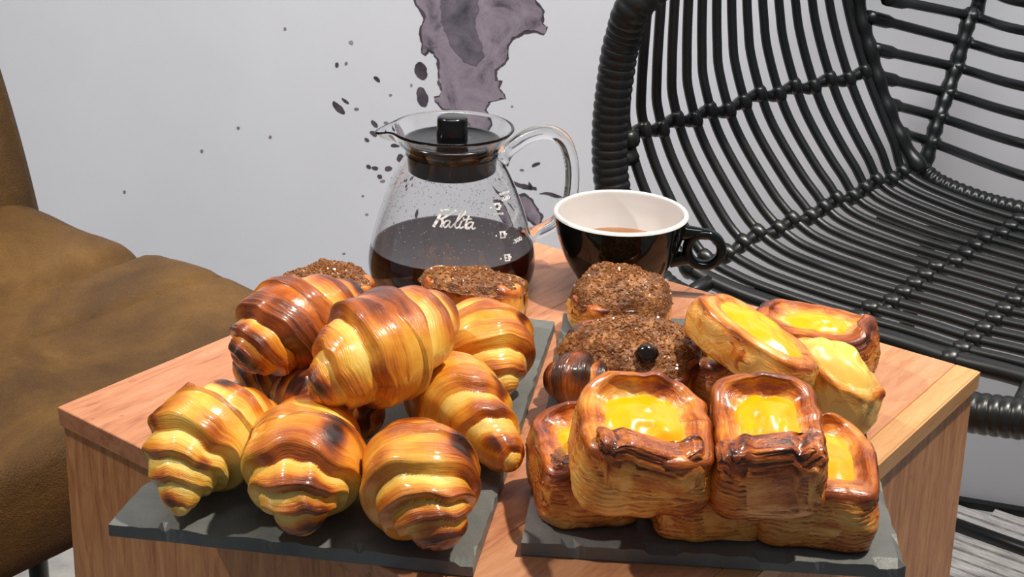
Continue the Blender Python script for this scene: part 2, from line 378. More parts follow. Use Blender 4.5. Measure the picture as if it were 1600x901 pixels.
# ------------------------------------------------------------------ slates
ZS = T + .0075
def slate(name, corners, label, seed):
    C4 = [pix(*c, ZS) if len(c) == 2 else np.array(c) for c in corners]
    c0 = sum(C4) / 4; root = empty(name, (c0[0], c0[1], T))
    n = 60; N = 40
    u = np.linspace(0, 1, n); w = np.linspace(0, 1, N)
    def P(a, b): return (C4[0] * (1 - a) + C4[1] * a) * (1 - b) + (C4[3] * (1 - a) + C4[2] * a) * b
    top = np.array([[P(a, b) for b in w] for a in u]); bot = top.copy()
    nz = lambda q, s, k: fbm(np.c_[q.reshape(-1, 3)[:, :2] * s, np.full(q.size // 3, seed + k)]).reshape(q.shape[:2])
    top[..., 2] = ZS + nz(top, 26, 0) * .0005
    ed = np.minimum.outer(np.minimum(u, 1 - u) * 0 + 1, np.ones(N))
    mask = np.zeros((n, N)); mask[0] = mask[-1] = 1; mask[:, 0] = mask[:, -1] = 1
    cen = c0[:2]
    jit = nz(top, 70, 1) * .0016
    for A, k in ((top, 1.), (bot, .2)):
        dirn = A[..., :2] - cen; dirn = dirn / (np.linalg.norm(dirn, axis=-1, keepdims=True) + 1e-9)
        A[..., :2] += dirn * (mask * (np.abs(jit) * -1.3 * k))[..., None]
    chips = (nz(top, 55, 2) > .42) & (mask > 0); top[..., 2][chips] -= .0022
    bot[..., 2] = T + .0006
    V = np.vstack([top.reshape(-1, 3), bot.reshape(-1, 3)]); F = grid_faces(n, N, False); off = n * N
    FF = F[:, ::-1].tolist() + (F + off).tolist()
    loop = [i * N for i in range(n)] + [(n - 1) * N + j for j in range(1, N)] + [i * N + N - 1 for i in range(n - 2, -1, -1)] + [j for j in range(N - 2, 0, -1)]
    for a, b in zip(loop, loop[1:] + loop[:1]): FF.append([a, b, b + off, a + off])
    bpy.data.objects.remove(root)
    V = V - np.array([c0[0], c0[1], T])
    o = mesh_obj(name, V, FF, M_slate, smooth=False); o.location = (c0[0], c0[1], T)
    return tag(o, label, 'serving board')
A, B_, C_ = pix(168, 818, ZS), pix(740, 882, ZS), pix(868, 500, ZS)
slate('slate_board', [A, B_, C_, A + C_ - B_ + np.array([.012, .0, 0])], 'dark slate serving board under the pile of croissants', 1)
A, B_, C_, D_ = pix(814, 848, ZS), pix(1417, 886, ZS), pix(1317, 560, ZS), pix(880, 488, ZS)
C_ = D_ + (B_ - A) * .98
slate('slate_board', [A, B_, C_, D_], 'dark slate serving board under the custard danishes and sugared buns', 5)

# ------------------------------------------------------------------ croissants
def croissant(A, C, B, R, label, seed=0, toast=0., nl=4, skew=.22, tipA=.30, tipB=.30, h=.25, flat=.82, td=0., spot=None):
    A, C, B = (pix(p[0], p[1], ZS + p[2]) for p in (A, C, B))
    nu, nv = 300, 90
    u = np.linspace(0, 1, nu)
    ctrl = 2 * C - .5 * (A + B)
    sp = ((1 - u) ** 2)[:, None] * A + (2 * u * (1 - u))[:, None] * ctrl + (u ** 2)[:, None] * B
    d = np.gradient(sp, axis=0); d /= np.linalg.norm(d, axis=1)[:, None]
    side = np.cross(d, EZ); side /= np.linalg.norm(side, axis=1)[:, None]; upn = np.cross(side, d)
    th = np.linspace(0, 2 * np.pi, nv, endpoint=False)
    U, TH_ = np.meshgrid(u, th, indexing='ij'); x = U * 2 - 1
    rs = np.random.RandomState(seed); ph = rs.rand(4) * 6.28
    sgn = np.where(x < 0, -1, 1)
    cyl = np.stack([np.cos(TH_) * 1.3, np.sin(TH_) * 1.3, x * 2.2 + seed * 3.1], -1)
    wob = vnoise(cyl) * .07 + vnoise(cyl * 2.3 + 9) * .035
    s = np.abs(x)
    sp_ = np.clip(s + skew * np.sin(TH_ + ph[0] * .4 - .3) * sgn * (1 - s) * .9 + wob * (1 - s * .6), 0, 1.2)
    bnd = np.r_[0, (np.arange(1, nl + 1) / (nl + .35)) ** .86 + rs.uniform(-.03, .03, nl), 1.25]; bnd[0] = -.3
    k = np.clip(np.searchsorted(bnd, sp_.ravel(), 'right').reshape(sp_.shape) - 1, 0, nl)
    t = (sp_ - bnd[k]) / (bnd[k + 1] - bnd[k]); t = np.where(k == 0, np.clip(sp_ / bnd[1], 0, 1) * .5 + .5, t)
    tip = np.where(x < 0, tipA, tipB)
    env = (1 - np.clip(s, 0, 1) ** 1.7) ** np.where(x < 0, 1.42, 1.12) * (1 - tip) + tip * np.sqrt(np.clip(1 - s ** 14, 0, 1))
    saw = (t - .55) * sstep(1.0, .84, t) + (-.55) * (1 - sstep(1.0, .84, t))
    fade = sstep(1.0, .8, s)
    r = R * env * (1 + h * saw * (.35 + .65 * fade))
    fl = fbm(np.stack([sp_ * 46 + seed, TH_ * .9, x * 0 + seed], -1), 2)
    r = r * (1 + .012 * fl + .03 * fbm(cyl * 1.2 + 4, 2))
    ca, sa = np.cos(TH_), np.sin(TH_)
    vert = np.where(sa < 0, sa * flat, sa * .96)
    V = sp[:, None] + r[..., None] * (ca[..., None] * side[:, None] + vert[..., None] * upn[:, None])
    if C[2] < ZS + .035:                       # lies on the slate: let the underside settle onto it
        zm = V[..., 2].min(); spz = sp[:, None, 2] + 0 * V[..., 2]; kk = (C[2] - ZS) / (C[2] - zm)
        V[..., 2] = np.where(V[..., 2] < spz, spz - (spz - V[..., 2]) * kk, V[..., 2])
    V[..., 2] = np.where(V[..., 2] < ZS + .0005, ZS - .0002 + (V[..., 2] - ZS) * .02, V[..., 2])
    top = sstep(-.7, .9, sa)
    vary = .75 + .5 * vnoise(cyl * .8 + 31)
    ts = .10 + .50 * vary * sstep(.18, .70, t) * (.35 + .65 * top) + .08 * top + .24 * sstep(.74, 1, s)
    ts = ts - .14 * sstep(.22, .0, t) + toast + .20 * fbm(cyl * .9 + 7, 2) + .45 * sstep(.40, .75, vnoise(cyl * 1.1 + 21)) * top * sstep(.2, .5, t)
    ts = ts + .25 * sstep(-.75, -1, sa) + td * sstep(.62, .9, s) * (x < 0)
    if spot: ts = ts + .75 * np.exp(-(((x - spot[0]) / .13) ** 2 + ((TH_ - spot[1]) / .22) ** 2))
    lam = np.stack([sp_ * 30, TH_ * .45, x * 0 + seed * 1.7], -1)
    c0 = V.reshape(-1, 3).mean(0); base = np.array([c0[0], c0[1], V[..., 2].min()])
    W = V.reshape(-1, 3) - base
    F = grid_faces(nu, nv)[:, ::-1].tolist(); F += [list(range(nv)), list(range((nu - 1) * nv, nu * nv))[::-1]]
    o = mesh_obj('croissant', W, F, M_crois, attrs={'toast': ts.ravel(), 'lamv': lam.reshape(-1, 3)})
    o.location = base
    return tag(o, label, 'croissant', 'croissants heaped on slate')
croissant((282, 806, .009), (322, 686, .029), (446, 652, .014), .0290, 'pale golden crescent croissant on the outer corner of the slate, lightest of all', 1, -.17, 4, .2, .20, .14)
croissant((478, 832, .010), (476, 724, .030), (516, 640, .012), .0293, 'golden croissant with a dark burnt spot, between two others on slate', 2, -.05, 4, .2, .30, .16, td=.18, spot=(-.12, .95))
croissant((702, 852, .011), (658, 752, .030), (632, 690, .012), .0285, 'brown and yellow striped croissant with dark tip on slate corner', 3, .10, 4, .2, .36, .16, td=.28)
croissant((808, 730, .012), (716, 630, .026), (650, 580, .020), .0255, 'slim orange croissant with smooth pale tip hanging over the slate edge', 4, -.02, 3, .25, .34, .25)
croissant((785, 622, .012), (760, 546, .029), (735, 500, .022), .0285, 'small round shiny golden croissant beside the bare end of slate', 5, -.02, 3, .22, .30, .3)
croissant((488, 622, .052), (588, 552, .064), (690, 486, .058), .0315, 'large glossy brown croissant lying across the top of the pile', 6, .08, 3, .2, .30, .40, .24, td=.2)
croissant((376, 574, .042), (450, 514, .054), (560, 466, .048), .0290, 'dark toasted croissant with blackened tip on the brown chair side', 7, .2, 3, .2, .36, .36, td=.2)
croissant((436, 606, .018), (512, 628, .022), (598, 660, .018), .0225, 'shaded croissant wedged underneath the large glossy one', 8, .12, 3, .2, .4, .4)
croissant((368, 592, .017), (425, 570, .021), (500, 552, .02), .0215, 'dark croissant half hidden under the blackened tip one', 9, .3, 3, .2, .4, .4)

# ------------------------------------------------------------------ danishes and buns
def rotm(yaw, pitch=0, roll=0):
    return Matrix.Rotation(math.radians(yaw), 4, 'Z') @ Matrix.Rotation(math.radians(pitch), 4, 'X') @ Matrix.Rotation(math.radians(roll), 4, 'Y')
def pastry_root(name, p, z, rot):
    q = pix(p[0], p[1], z); return empty(name, q, rot)
def danish_body(root, a, b, h, seed, toast=0, n=3.4, flapF=.35, flapB=.25, flapS=0., fw=.55, hole=.6, layers=14, depth=.86, lam_amp=.028, name='crust', waist=0.):
    nv = 220; th = np.linspace(0, 2 * np.pi, nv, endpoint=False)
    c, s = np.cos(th), np.sin(th)
    rad = (np.abs(c) ** n + np.abs(s) ** n) ** (-1 / n)
    prof = [(0, 0, 0), (.45, 0, 0), (.86, 0.0, 0), (.95, .03, 0)] + [(.955 + .045 * math.sin(math.pi * q), .05 + .78 * q, 1) for q in np.linspace(0, 1, 44)]
    prof += [(.96, .88, 2), (.94, .93, 2), (.905, .97, 2), (.86, .99, 2), (.81, 1.0, 2), (.76, 1.0, 2), (.71, .995, 3), (.66, .985, 3), (.61, .97, 3), (.56, .955, 3), (.50, .94, 3), (.44, .93, 3), (.3, .92, 3), (.15, .92, 3), (0.001, .92, 3)]
    np_ = len(prof); PR = np.array(prof)
    q, TT = np.meshgrid(np.arange(np_), th, indexing='ij'); rho = PR[:, 0][:, None]; z = PR[:, 1][:, None] + 0 * TT; zone = PR[:, 2][:, None] + 0 * TT
    rs = np.random.RandomState(seed)
    dF = np.exp(-((np.angle(np.exp(1j * (TT + np.pi / 2))) / fw) ** 4)); dB = np.exp(-((np.angle(np.exp(1j * (TT - np.pi / 2))) / (fw * 1.25)) ** 4))
    dS = np.exp(-((np.angle(np.exp(1j * TT)) / .5) ** 4)) + np.exp(-((np.angle(np.exp(1j * (TT - np.pi))) / .5) ** 4))
    cyl = np.stack([np.cos(TT) * 1.6, np.sin(TT) * 1.6, z * 1.2 + seed * 2.3], -1)
    lift = (flapF * dF + flapB * dB + flapS * dS) * sstep(.35, .95, z) * np.where(zone == 3, sstep(.55, .8, rho), 1)
    Rn = 1 + .08 * vnoise(cyl) + .045 * vnoise(cyl * 2.7) + .05 * np.abs(np.sin(2 * TT)) ** 6 * (.5 + vnoise(cyl * .9 + 17))
    lay = z * layers + .6 * vnoise(np.stack([np.cos(TT) * 1.5, np.sin(TT) * 1.5, 0 * z + seed], -1)) + .75 * vnoise(np.stack([np.cos(TT) * 4.2, np.sin(TT) * 4.2, z * 3.5 + seed], -1)) + .3 * vnoise(np.stack([np.cos(TT) * 11, np.sin(TT) * 11, z * 6 + seed], -1))
    fr = lay - np.floor(lay); sa = np.where(fr < .8, fr / .8, (1 - fr) / .2) - .5
    jag = .2 + 1.7 * np.abs(vnoise(np.stack([np.cos(TT) * 5, np.sin(TT) * 5, np.floor(lay) * 1.7 + seed], -1)))
    side = (zone == 1) | (zone == 2) & (q < np_ - 9)
    rr = rho * rad[None] * Rn * (1 - .10 * waist * sstep(.5, 1, z) ) + np.where(zone == 1, lam_amp * sa * jag, 0)
    zz = z + lift * (1 + .35 * vnoise(cyl * 2.2 + 5)) + .035 * fbm(cyl * 1.7 + 11, 2) * (z > .04)
    lean = 1 - .12 * (dF + dB) * sstep(.8, 1.3, zz) * np.where(zone == 3, 0, 1)
    X = rr * np.cos(TT) * a; Y = rr * np.sin(TT) * b * lean
    V = np.stack([X, Y, zz * h], -1).reshape(-1, 3)
    ts = np.where(zone == 1, .26 + .16 * sa + .30 * sstep(.74, .9, fr) * jag + .30 * sstep(.55, 1, z) + .15 * sstep(.12, .0, z), 0) + np.where(zone == 2, .46 + .14 * (dF + dB) + .16 * sstep(.85, .95, rho), 0) + np.where(zone == 3, .10 + .44 * sstep(.42, .74, rho), 0) + np.where(zone == 0, .7, 0)
    ts = ts + toast + .22 * fbm(cyl * 1.3 + 3, 2)
    lam = np.where((zone == 1)[..., None], np.stack([lay * 2.1, TT * 1.9, 0 * z + seed], -1), np.stack([rho * 9 + z * 0, TT * 1.4, 0 * z + seed + 5], -1))
    F = grid_faces(np_, nv).tolist()
    return mesh_obj(name, V, F, M_dan, root, attrs={'toast': ts.ravel(), 'lamv': lam.reshape(-1, 3)})
def dome(name, root, a, b, z0, h, seed, mat, n=2.3, rough=.05, off=(0, 0), nr=40, nv=110, amp2=0., edge=.0):
    th = np.linspace(0, 2 * np.pi, nv, endpoint=False); rh = np.linspace(0, 1, nr) ** .8
    R, TT = np.meshgrid(rh, th, indexing='ij'); rad = (np.abs(np.cos(TT)) ** n + np.abs(np.sin(TT)) ** n) ** (-1 / n)
    cyl = np.stack([np.cos(TT) * 1.3, np.sin(TT) * 1.3, 0 * R + seed], -1)
    rad = rad * (1 + rough * 1.6 * vnoise(cyl) + rough * vnoise(cyl * 2.4))
    X = R * rad * np.cos(TT) * a + off[0]; Y = R * rad * np.sin(TT) * b + off[1]
    Zz = z0 + h * (1 - R ** 2.6) - edge * sstep(.9, 1, R) + h * .22 * fbm(np.stack([X / a * 2.2, Y / b * 2.2, 0 * X + seed], -1), 2) * (1 - R ** 6)
    if amp2: Zz = Zz + amp2 * (fbm(np.stack([X * 330, Y * 330, Zz * 330 + seed], -1), 2)) 
    V = np.stack([X, Y, Zz], -1).reshape(-1, 3)
    F = grid_faces(nr, nv).tolist()
    return mesh_obj(name, V, F, mat, root), V
G_D = 'custard danishes stacked on slate'
def folded_flap(root, a, b, h, seed, toast, fw_, fz0, fz1, fd, fx=0.):
    """the laminated fold at the front: a curled slab of many thin sheets"""
    nu, nv = 60, 90; ph = np.linspace(-np.pi / 2, np.pi / 2, nu); th = np.linspace(0, 2 * np.pi, nv, endpoint=False)
    P, TT = np.meshgrid(ph, th, indexing='ij'); e = lambda v, k: np.sign(v) * np.abs(v) ** k
    x = e(np.sin(P), .30); y = e(np.cos(P), .30) * e(np.cos(TT), .42); z = e(np.cos(P), .30) * e(np.sin(TT), .38)
    q = np.stack([x * 1.6 + seed, y * 1.2, z * 1.4 + seed * 1.3], -1)
    lay = (z + .25 * vnoise(q) + .12 * vnoise(q * 3) + .05 * vnoise(q * 8)) * 4.4; fr = lay - np.floor(lay); groove = sstep(.66, .84, fr) * sstep(1, .9, fr)
    jag = vnoise(np.stack([x * 4 + seed, np.floor(lay) * 3.3, y * 0], -1))
    sag = .26 * vnoise(np.stack([x * 1.5, 0 * x, 0 * x + seed], -1)) + .12 * vnoise(np.stack([x * 4, 0 * x, 0 * x + seed], -1))
    hz = (fz1 - fz0) * h / 2; X = (x * (1 + .05 * jag) + .05 * vnoise(q * 2)) * a * fw_ + fx * a
    Y = -b * (1.03 - fd) + (y * (1 + .05 * jag * (np.abs(z) < .9) - .11 * groove) + .07 * vnoise(q * 1.7 + 3)) * b * fd + .10 * b * sstep(.2, 1, z) - .10 * b * (1 - x ** 2) + .10 * b
    Z = (fz0 + fz1) / 2 * h + hz * (z + sag * (z > -.2) + .06 * jag)
    top = sstep(.1, .9, z + .3 * vnoise(q * 1.1 + 40)); ts = .22 + .16 * (fr - .5) + .24 * groove + .36 * top + .18 * vnoise(q * 1.3 + 9) + toast + .1 * sstep(-.6, -1, z)
    lam = np.stack([lay * 1.5, x * 2.2, y * 2 + seed], -1)
    F = grid_faces(nu, nv).tolist()
    return mesh_obj('folded_flap', np.stack([X, Y, Z], -1).reshape(-1, 3), F, M_dan, root, attrs={'toast': ts.ravel(), 'lamv': lam.reshape(-1, 3)})
def danish(p, z, rot, a, b, h, label, seed, cust=M_cust, flap=None, chole=.6, cscale=1.0, coff=(0, 0), ch=.17, cz=.905, **kw):
    root = tag(pastry_root('custard_danish', p, ZS + z, rotm(*rot)), label, 'danish', G_D)
    danish_body(root, a, b, h, seed, hole=chole, **kw)
    dome('custard_filling', root, a * chole * cscale, b * chole * cscale, h * cz, h * ch, seed, cust, off=coff)
    if flap: folded_flap(root, a, b, h, seed, kw.get('toast', 0), *flap)
    return root
# bottom row on the slate, then the ones lying on top
danish((908, 774), 0, (8, 0, 0), .0262, .034, .034, 'dark-edged custard danish on the board corner, under its neighbour', 11, toast=.08, flapF=.0, flapB=.18, fw=.6, n=4.6, chole=.55, flap=(.94, .1, 1.10, .25))
danish((1086, 790), 0, (4, 0, 0), .0285, .036, .029, 'custard danish squeezed low between two others, mostly covered', 12, toast=.06, flapF=.0, flapB=.2, n=4.6, chole=.62, flap=(.9, .1, 1.0, .2))
danish((1266, 797), 0, (-8, 0, 0), .0285, .038, .034, 'tall layered custard danish with pointed ear at the board edge', 13, toast=.02, flapF=.0, flapB=.22, flapS=.12, n=4.6, chole=.74, flap=(.95, .1, 1.02, .2))
danish((996, 736), .030, (3, 12, 2), .0335, .033, .034, 'wide custard danish with round filling and curled dark front lip, topmost', 14, toast=.02, flapF=.0, flapB=.24, fw=.62, n=4.2, chole=.62, coff=(0, .003), flap=(.78, .15, 1.16, .25, .05))
danish((1192, 740), .030, (-3, 13, -2), .0278, .034, .034, 'narrow custard danish with blackened blocky front, on top of the stack', 15, toast=.08, flapF=.0, flapB=.24, fw=.62, n=4.2, chole=.60, coff=(0, .003), flap=(.90, .0, 1.20, .27, -.02))
danish((1112, 604), 0, (20, 0, 0), .0240, .032, .028, 'custard danish buried below the smooth lemon-coloured one', 16, toast=.1, flapF=.1, flapB=.15)
danish((1163, 569), .0335, (42, 14, 14), .0225, .043, .024, 'smooth pale danish with long lemon custard tilted on the pile', 17, toast=-.16, n=2.3, flapF=.03, flapB=.06, chole=.74, cscale=1.05, layers=3, lam_amp=.012, ch=.30, cz=.88)
danish((1268, 562), .0, (62, 0, 0), .0270, .040, .028, 'custard danish with frayed rolled end pointing to the table corner', 18, toast=.05, flapF=.25, flapB=.1, fw=.7, chole=.5)
danish((1280, 636), .0055, (36, 12, 10), .0200, .034, .030, 'round pale danish with smooth cream-coloured side', 19, cust=M_cust_pale, toast=-.30, n=2.1, flapF=0, flapB=0, chole=.7, cscale=1.18, layers=2, lam_amp=.008, ch=.45, cz=.88)

def sugar_bun(p, z, rot, a, b, h, label, seed, toast=0, n=2.4, raisin=None, crustscale=.98, dome_h=.45, ncry=800, layers=3):
    root = tag(pastry_root('sugared_bun', p, ZS + z, rotm(*rot)), label, 'bun', 'brown sugared buns on the slates')
    danish_body(root, a, b, h, seed, toast=toast, n=n, flapF=0, flapB=0, hole=.7, depth=.8, layers=layers, lam_amp=.025)
    _, V = dome('sugar_crust', root, a * crustscale * .94, b * crustscale * .94, max(h * .86, h - .0025), h * dome_h, seed, M_sugar, n=n, rough=.07, nr=100, nv=240, amp2=.0007, edge=h * .1)
    rs = np.random.RandomState(seed); cr = []
    for i in rs.choice(len(V), ncry):
        s = rs.uniform(.0003, .0007); R = np.linalg.qr(rs.randn(3, 3))[0]
        v, f = box_data((-s, -s, -s), (s, s, s)); cr.append((v @ R.T + V[i], f))
    v, f = join(cr); o = mesh_obj('sugar_crystals', v, f, M_cryst, root, smooth=False); o['kind'] = 'stuff'
    if raisin:
        rx, ry, rz = raisin
        v, f = lathe_data([(.0001, -.004), (.004, -.0035), (.0065, 0), (.0058, .003), (.003, .005), (.0001, .0055)], 20)
        v = np.asarray(v) * (1 + .18 * vnoise(np.asarray(v) * 260)[:, None]) + np.array([rx, ry, rz]); mesh_obj('raisin', v, f, M_raisin, root)
    return root
sugar_bun((968, 506), .000, (10, 0, 0), .0330, .028, .022, 'tall knobbly sugared bun behind the cup side of the slate', 31, toast=-.02, dome_h=.95, crustscale=1.06)
sugar_bun((985, 586), .010, (-6, 20, 0), .0420, .032, .022, 'wide dark sugared bun with one burnt raisin', 32, toast=.18, raisin=(.009, -.017, .036), dome_h=.75, crustscale=1.02)
croissant((862, 590, .013), (905, 594, .018), (955, 600, .018), .0175, 'dark brown curled pastry end poking out below the raisin bun', 33, .36, 2, .1, .5, .6)
sugar_bun((733, 525), .003, (-8, -9, 4), .0345, .024, .040, 'flat round sugared bun with pale side in front of the carafe', 34, toast=-.06, dome_h=.16, crustscale=1.05, n=2.6)
sugar_bun((512, 545), .0, (12, 0, 3), .0290, .024, .048, 'small sugared bun tucked behind the dark toasted croissant', 35, toast=-.05, dome_h=.20, crustscale=1.05)

# ------------------------------------------------------------------ carafe
CP = pix(706, 446)
carafe = tag(empty('coffee_carafe', CP), 'clear glass coffee server half full of black coffee with white lettering', 'carafe')
PROF = np.array([(.046, 0), (.053, .0028), (.0575, .010), (.0590, .019), (.0580, .030), (.0545, .044), (.0495, .060), (.0440, .075), (.0385, .087), (.0340, .0945), (.0322, .0985), (.0325, .1020), (.0348, .1065), (.0385, .1115), (.0425, .1165)])
zf = np.linspace(0, 1, 60)
def smooth_prof(p, n):
    q = catmull(np.c_[p, np.zeros(len(p))], n)[:, :2]; return q
OUT = smooth_prof(PROF, 70)
GT = .0016
nrm = np.gradient(OUT, axis=0); nrm = np.stack([nrm[:, 1], -nrm[:, 0]], -1); nrm /= np.linalg.norm(nrm, axis=1)[:, None]
INN = OUT - nrm * GT; INN[:, 1] = np.maximum(INN[:, 1], GT)
SPA = math.radians(183)
def spout(V, th):
    g = np.exp(-(np.angle(np.exp(1j * (th - SPA))) / .20) ** 2)[None]
    k = sstep(.1000, .1165, V[..., 2]) * g
    V = V.copy(); r = np.linalg.norm(V[..., :2], axis=-1, keepdims=True); u = V[..., :2] / (r + 1e-9)
    V[..., :2] += u * (k * .0105)[..., None]; V[..., 2] -= k * .0035
    return V
rimtop = [((OUT[-1, 0] + INN[-1, 0]) / 2 + .0004, OUT[-1, 1] + .0010)]
prof = np.vstack([[(0.0001, 0)], OUT, rimtop, INN[::-1], [(.0001, GT)]])
v, f = lathe_data(prof, 128, spout)
mesh_obj('glass_body', v, f, M_glass, carafe)
# coffee inside
zc_ = .0335
k = INN[:, 1] < zc_; ci = INN[k] + nrm[k] * .0002
rc = float(np.interp(zc_, INN[:, 1], INN[:, 0])) + .0002
v, f = lathe_data(np.vstack([[(.0001, GT - .0002)], ci, [(rc, zc_)], [(rc * .97, zc_ - .0004)], [(.0001, zc_ - .0004)]]), 96)
mesh_obj('coffee', v, f, M_coffee, carafe)
# lid
lid = [(.0001, .0860), (.0285, .0860), (.0302, .0872), (.0305, .0975), (.0310, .1030), (.0335, .1062), (.0338, .1082), (.0325, .1092), (.0300, .1092), (.0280, .1080), (.0130, .1075), (.0110, .1080), (.0001, .1080)]
v, f = lathe_data(lid, 72); lo = mesh_obj('lid', v, f, M_lid, carafe); bevel(lo, .0003, 1)
v, f = lathe_data([(.0108, .1070), (.0105, .1225), (.0100, .1242), (.0085, .1250), (.0001, .1248)], 40); mesh_obj('knob', v, f, M_lid, lo)
# handle: a bent glass rod
HA = math.radians(27); HU = np.array([math.cos(HA), math.sin(HA), 0])
hp = [(.0365, .0905), (.045, .097), (.058, .104), (.074, .1055), (.087, .098), (.094, .082), (.0955, .064), (.0925, .047), (.083, .036), (.070, .031), (.0585, .0285)]
hw = [HU * r + EZ * z for r, z in hp]; pts = catmull(hw, 60)
rad = np.full(60, .0052); rad[:4] = [.0085, .0072, .0060, .0054]; rad[-4:] = [.0054, .0060, .0072, .0085]
v, f = tube_data(pts, rad, 20); mesh_obj('handle', v, f, M_glass, carafe)
# condensation on the upper wall
rs = np.random.RandomState(5); bm = bmesh.new(); bmesh.ops.create_icosphere(bm, subdivisions=1, radius=1); iv = np.array([x.co[:] for x in bm.verts]); jf = [[q.index for q in x.verts] for x in bm.faces]; bm.free()
cr = []
for i in range(900):
    z = .040 + .050 * rs.rand() ** .7; a = rs.uniform(0, 2 * math.pi); r = np.interp(z, INN[:, 1], INN[:, 0]) - .00005; q = rs.uniform(.00018, .00055)
    cr.append((iv * q + np.array([r * math.cos(a), r * math.sin(a), z]), jf))
v, f = join(cr); o = mesh_obj('condensation', v, f, M_drop, carafe); o['kind'] = 'stuff'
# lettering on the glass: every point is carried to the outer wall of the glass
def onglass(x, y, lift=.00025):
    d = ray(x, y); d = d / np.linalg.norm(d); lo_, p = .6, None
    t0 = (np.linalg.norm(CP - CAM)) - .10
    for t in np.arange(t0, t0 + .14, .0004):
        q = CAM + d * t - CP
        if 0 < q[2] < .12 and math.hypot(q[0], q[1]) < np.interp(q[2], OUT[:, 1], OUT[:, 0]) + lift: return q
    return q
def stroke(pts, w, n=26):
    P = catmull(np.c_[np.array(pts, float), np.zeros(len(pts))], n)[:, :2]; d = np.gradient(P, axis=0); d /= np.linalg.norm(d, axis=1)[:, None] + 1e-9
    N = np.stack([-d[:, 1], d[:, 0]], -1); ww = np.broadcast_to(w, (n,))[:, None] / 2
    V = np.stack([P - N * ww, P + N * ww], 1).reshape(-1, 2); return V, [[2 * i, 2 * i + 2, 2 * i + 3, 2 * i + 1] for i in range(n - 1)]
def print_on_glass(name, parts, sc, org, mat, lift=.00025):
    V, F = join(parts); V3 = [onglass(org[0] + x / sc, org[1] + y / sc, lift) for x, y in V]
    return mesh_obj(name, V3, F, mat, carafe, smooth=False)
K = [stroke([(158, 338), (122, 408), (86, 472)], 24), stroke([(140, 340), (175, 337), (208, 338)], 11), stroke([(266, 343), (205, 378), (140, 414)], 18), stroke([(150, 402), (158, 440), (142, 476)], 21)]
aa = lambda dx, dy: [stroke([(214 + dx, 424 + dy), (190 + dx, 424 + dy), (168 + dx, 446 + dy), (168 + dx, 470 + dy), (184 + dx, 474 + dy), (206 + dx, 450 + dy)], 12), stroke([(220 + dx, 424 + dy), (208 + dx, 458 + dy), (216 + dx, 476 + dy), (236 + dx, 466 + dy)], 13)]
el = [stroke([(236, 462), (290, 408), (336, 358), (330, 340), (308, 352), (270, 420), (254, 464), (268, 482), (290, 468)], 13)]
ii = [stroke([(310, 424), (292, 462), (300, 482), (322, 470)], 14), stroke([(318, 400), (322, 404), (326, 408)], 13)]
tt = [stroke([(366, 384), (342, 440), (336, 474), (346, 486), (366, 474)], 14), stroke([(318, 420), (350, 412), (386, 410)], 11)]
print_on_glass('maker_lettering', K + aa(0, 0) + el + ii + tt + aa(180, 12), 5.006, (660, 260), M_print)
def glyphs(txt, x, y, hgt, rot=0):
    c = bpy.data.curves.new('t', 'FONT'); c.body = txt; c.size = 1; c.align_x = 'CENTER'; c.align_y = 'CENTER'; c.offset = .02
    o = bpy.data.objects.new('t', c); col.objects.link(o); dg = bpy.context.evaluated_depsgraph_get(); me = o.evaluated_get(dg).to_mesh()
    V = np.array([q.co[:2] for q in me.vertices]); F = [list(p.vertices) for p in me.polygons]; o.to_mesh_clear(); bpy.data.objects.remove(o); bpy.data.curves.remove(c)
    ca, sa = math.cos(math.radians(rot)), math.sin(math.radians(rot)); V = V * hgt
    return np.c_[x + V[:, 0] * ca + V[:, 1] * sa, y + V[:, 0] * sa - V[:, 1] * ca], F
M_dark = plain('dark_print', (60, 50, 48), .5)
for x, y, dg_ in ((585, 314, '4'), (628, 534, '3'), (664, 714, '2')):
    cup = [stroke([(x - 26, y - 22), (x, y - 25), (x + 24, y - 27)], 8), stroke([(x - 2, y - 24), (x, y), (x + 3, y + 26)], 42), stroke([(x + 18, y - 14), (x + 30, y - 6), (x + 20, y + 10)], 8), stroke([(x - 54, y + 6), (x - 50, y + 8), (x - 46, y + 10)], 13)]
    print_on_glass('cup_mark', cup, 5.006, (660, 260), M_print)
    print_on_glass('cup_number', [glyphs(dg_, x - 1, y, 44, -8)], 5.006, (660, 260), M_dark, .0005)
for txt, x, y, h_, r_ in (('COFFEE', 595, 372, 24, -6), ('-500', 650, 252, 40, -22), ('-300', 742, 578, 44, -28), ('approx', 638, 205, 30, -18)):
    print_on_glass('scale_mark', [glyphs(txt, x, y, h_, r_)], 5.006, (660, 260), M_print)

# ------------------------------------------------------------------ cup
UP = pix(964, 452)
cupo = tag(empty('coffee_cup', UP), 'black cappuccino cup with white inside and ring handle, coffee left in it', 'cup')
oc = smooth_prof(np.array([(.0235, 0), (.0245, .0015), (.0250, .004), (.0305, .012), (.0375, .024), (.0430, .038), (.0462, .051), (.0475, .0580)]), 40)
v, f = lathe_data(np.vstack([[(.0001, .001)], [(.021, .001)], oc]), 96); mesh_obj('outer_wall', v, f, M_cupblk, cupo)
ic = smooth_prof(np.array([(.0475, .0580), (.0470, .0592), (.0455, .0598), (.0440, .0590), (.0425, .0520), (.0395, .0400), (.0340, .0260), (.0250, .0140), (.0120, .0085), (.0001, .0080)]), 60)
v, f = lathe_data(ic, 96); mesh_obj('white_lining', v, f, M_cupwht, cupo)
zq = .0335; rq = float(np.interp(-zq, -ic[20:, 1], ic[20:, 0]))
v, f = lathe_data([(rq + .0006, zq - .0002), (rq, zq), (rq * .5, zq - .0001), (.0001, zq - .0001)], 72); mesh_obj('coffee', v, f, M_cupcof, cupo)
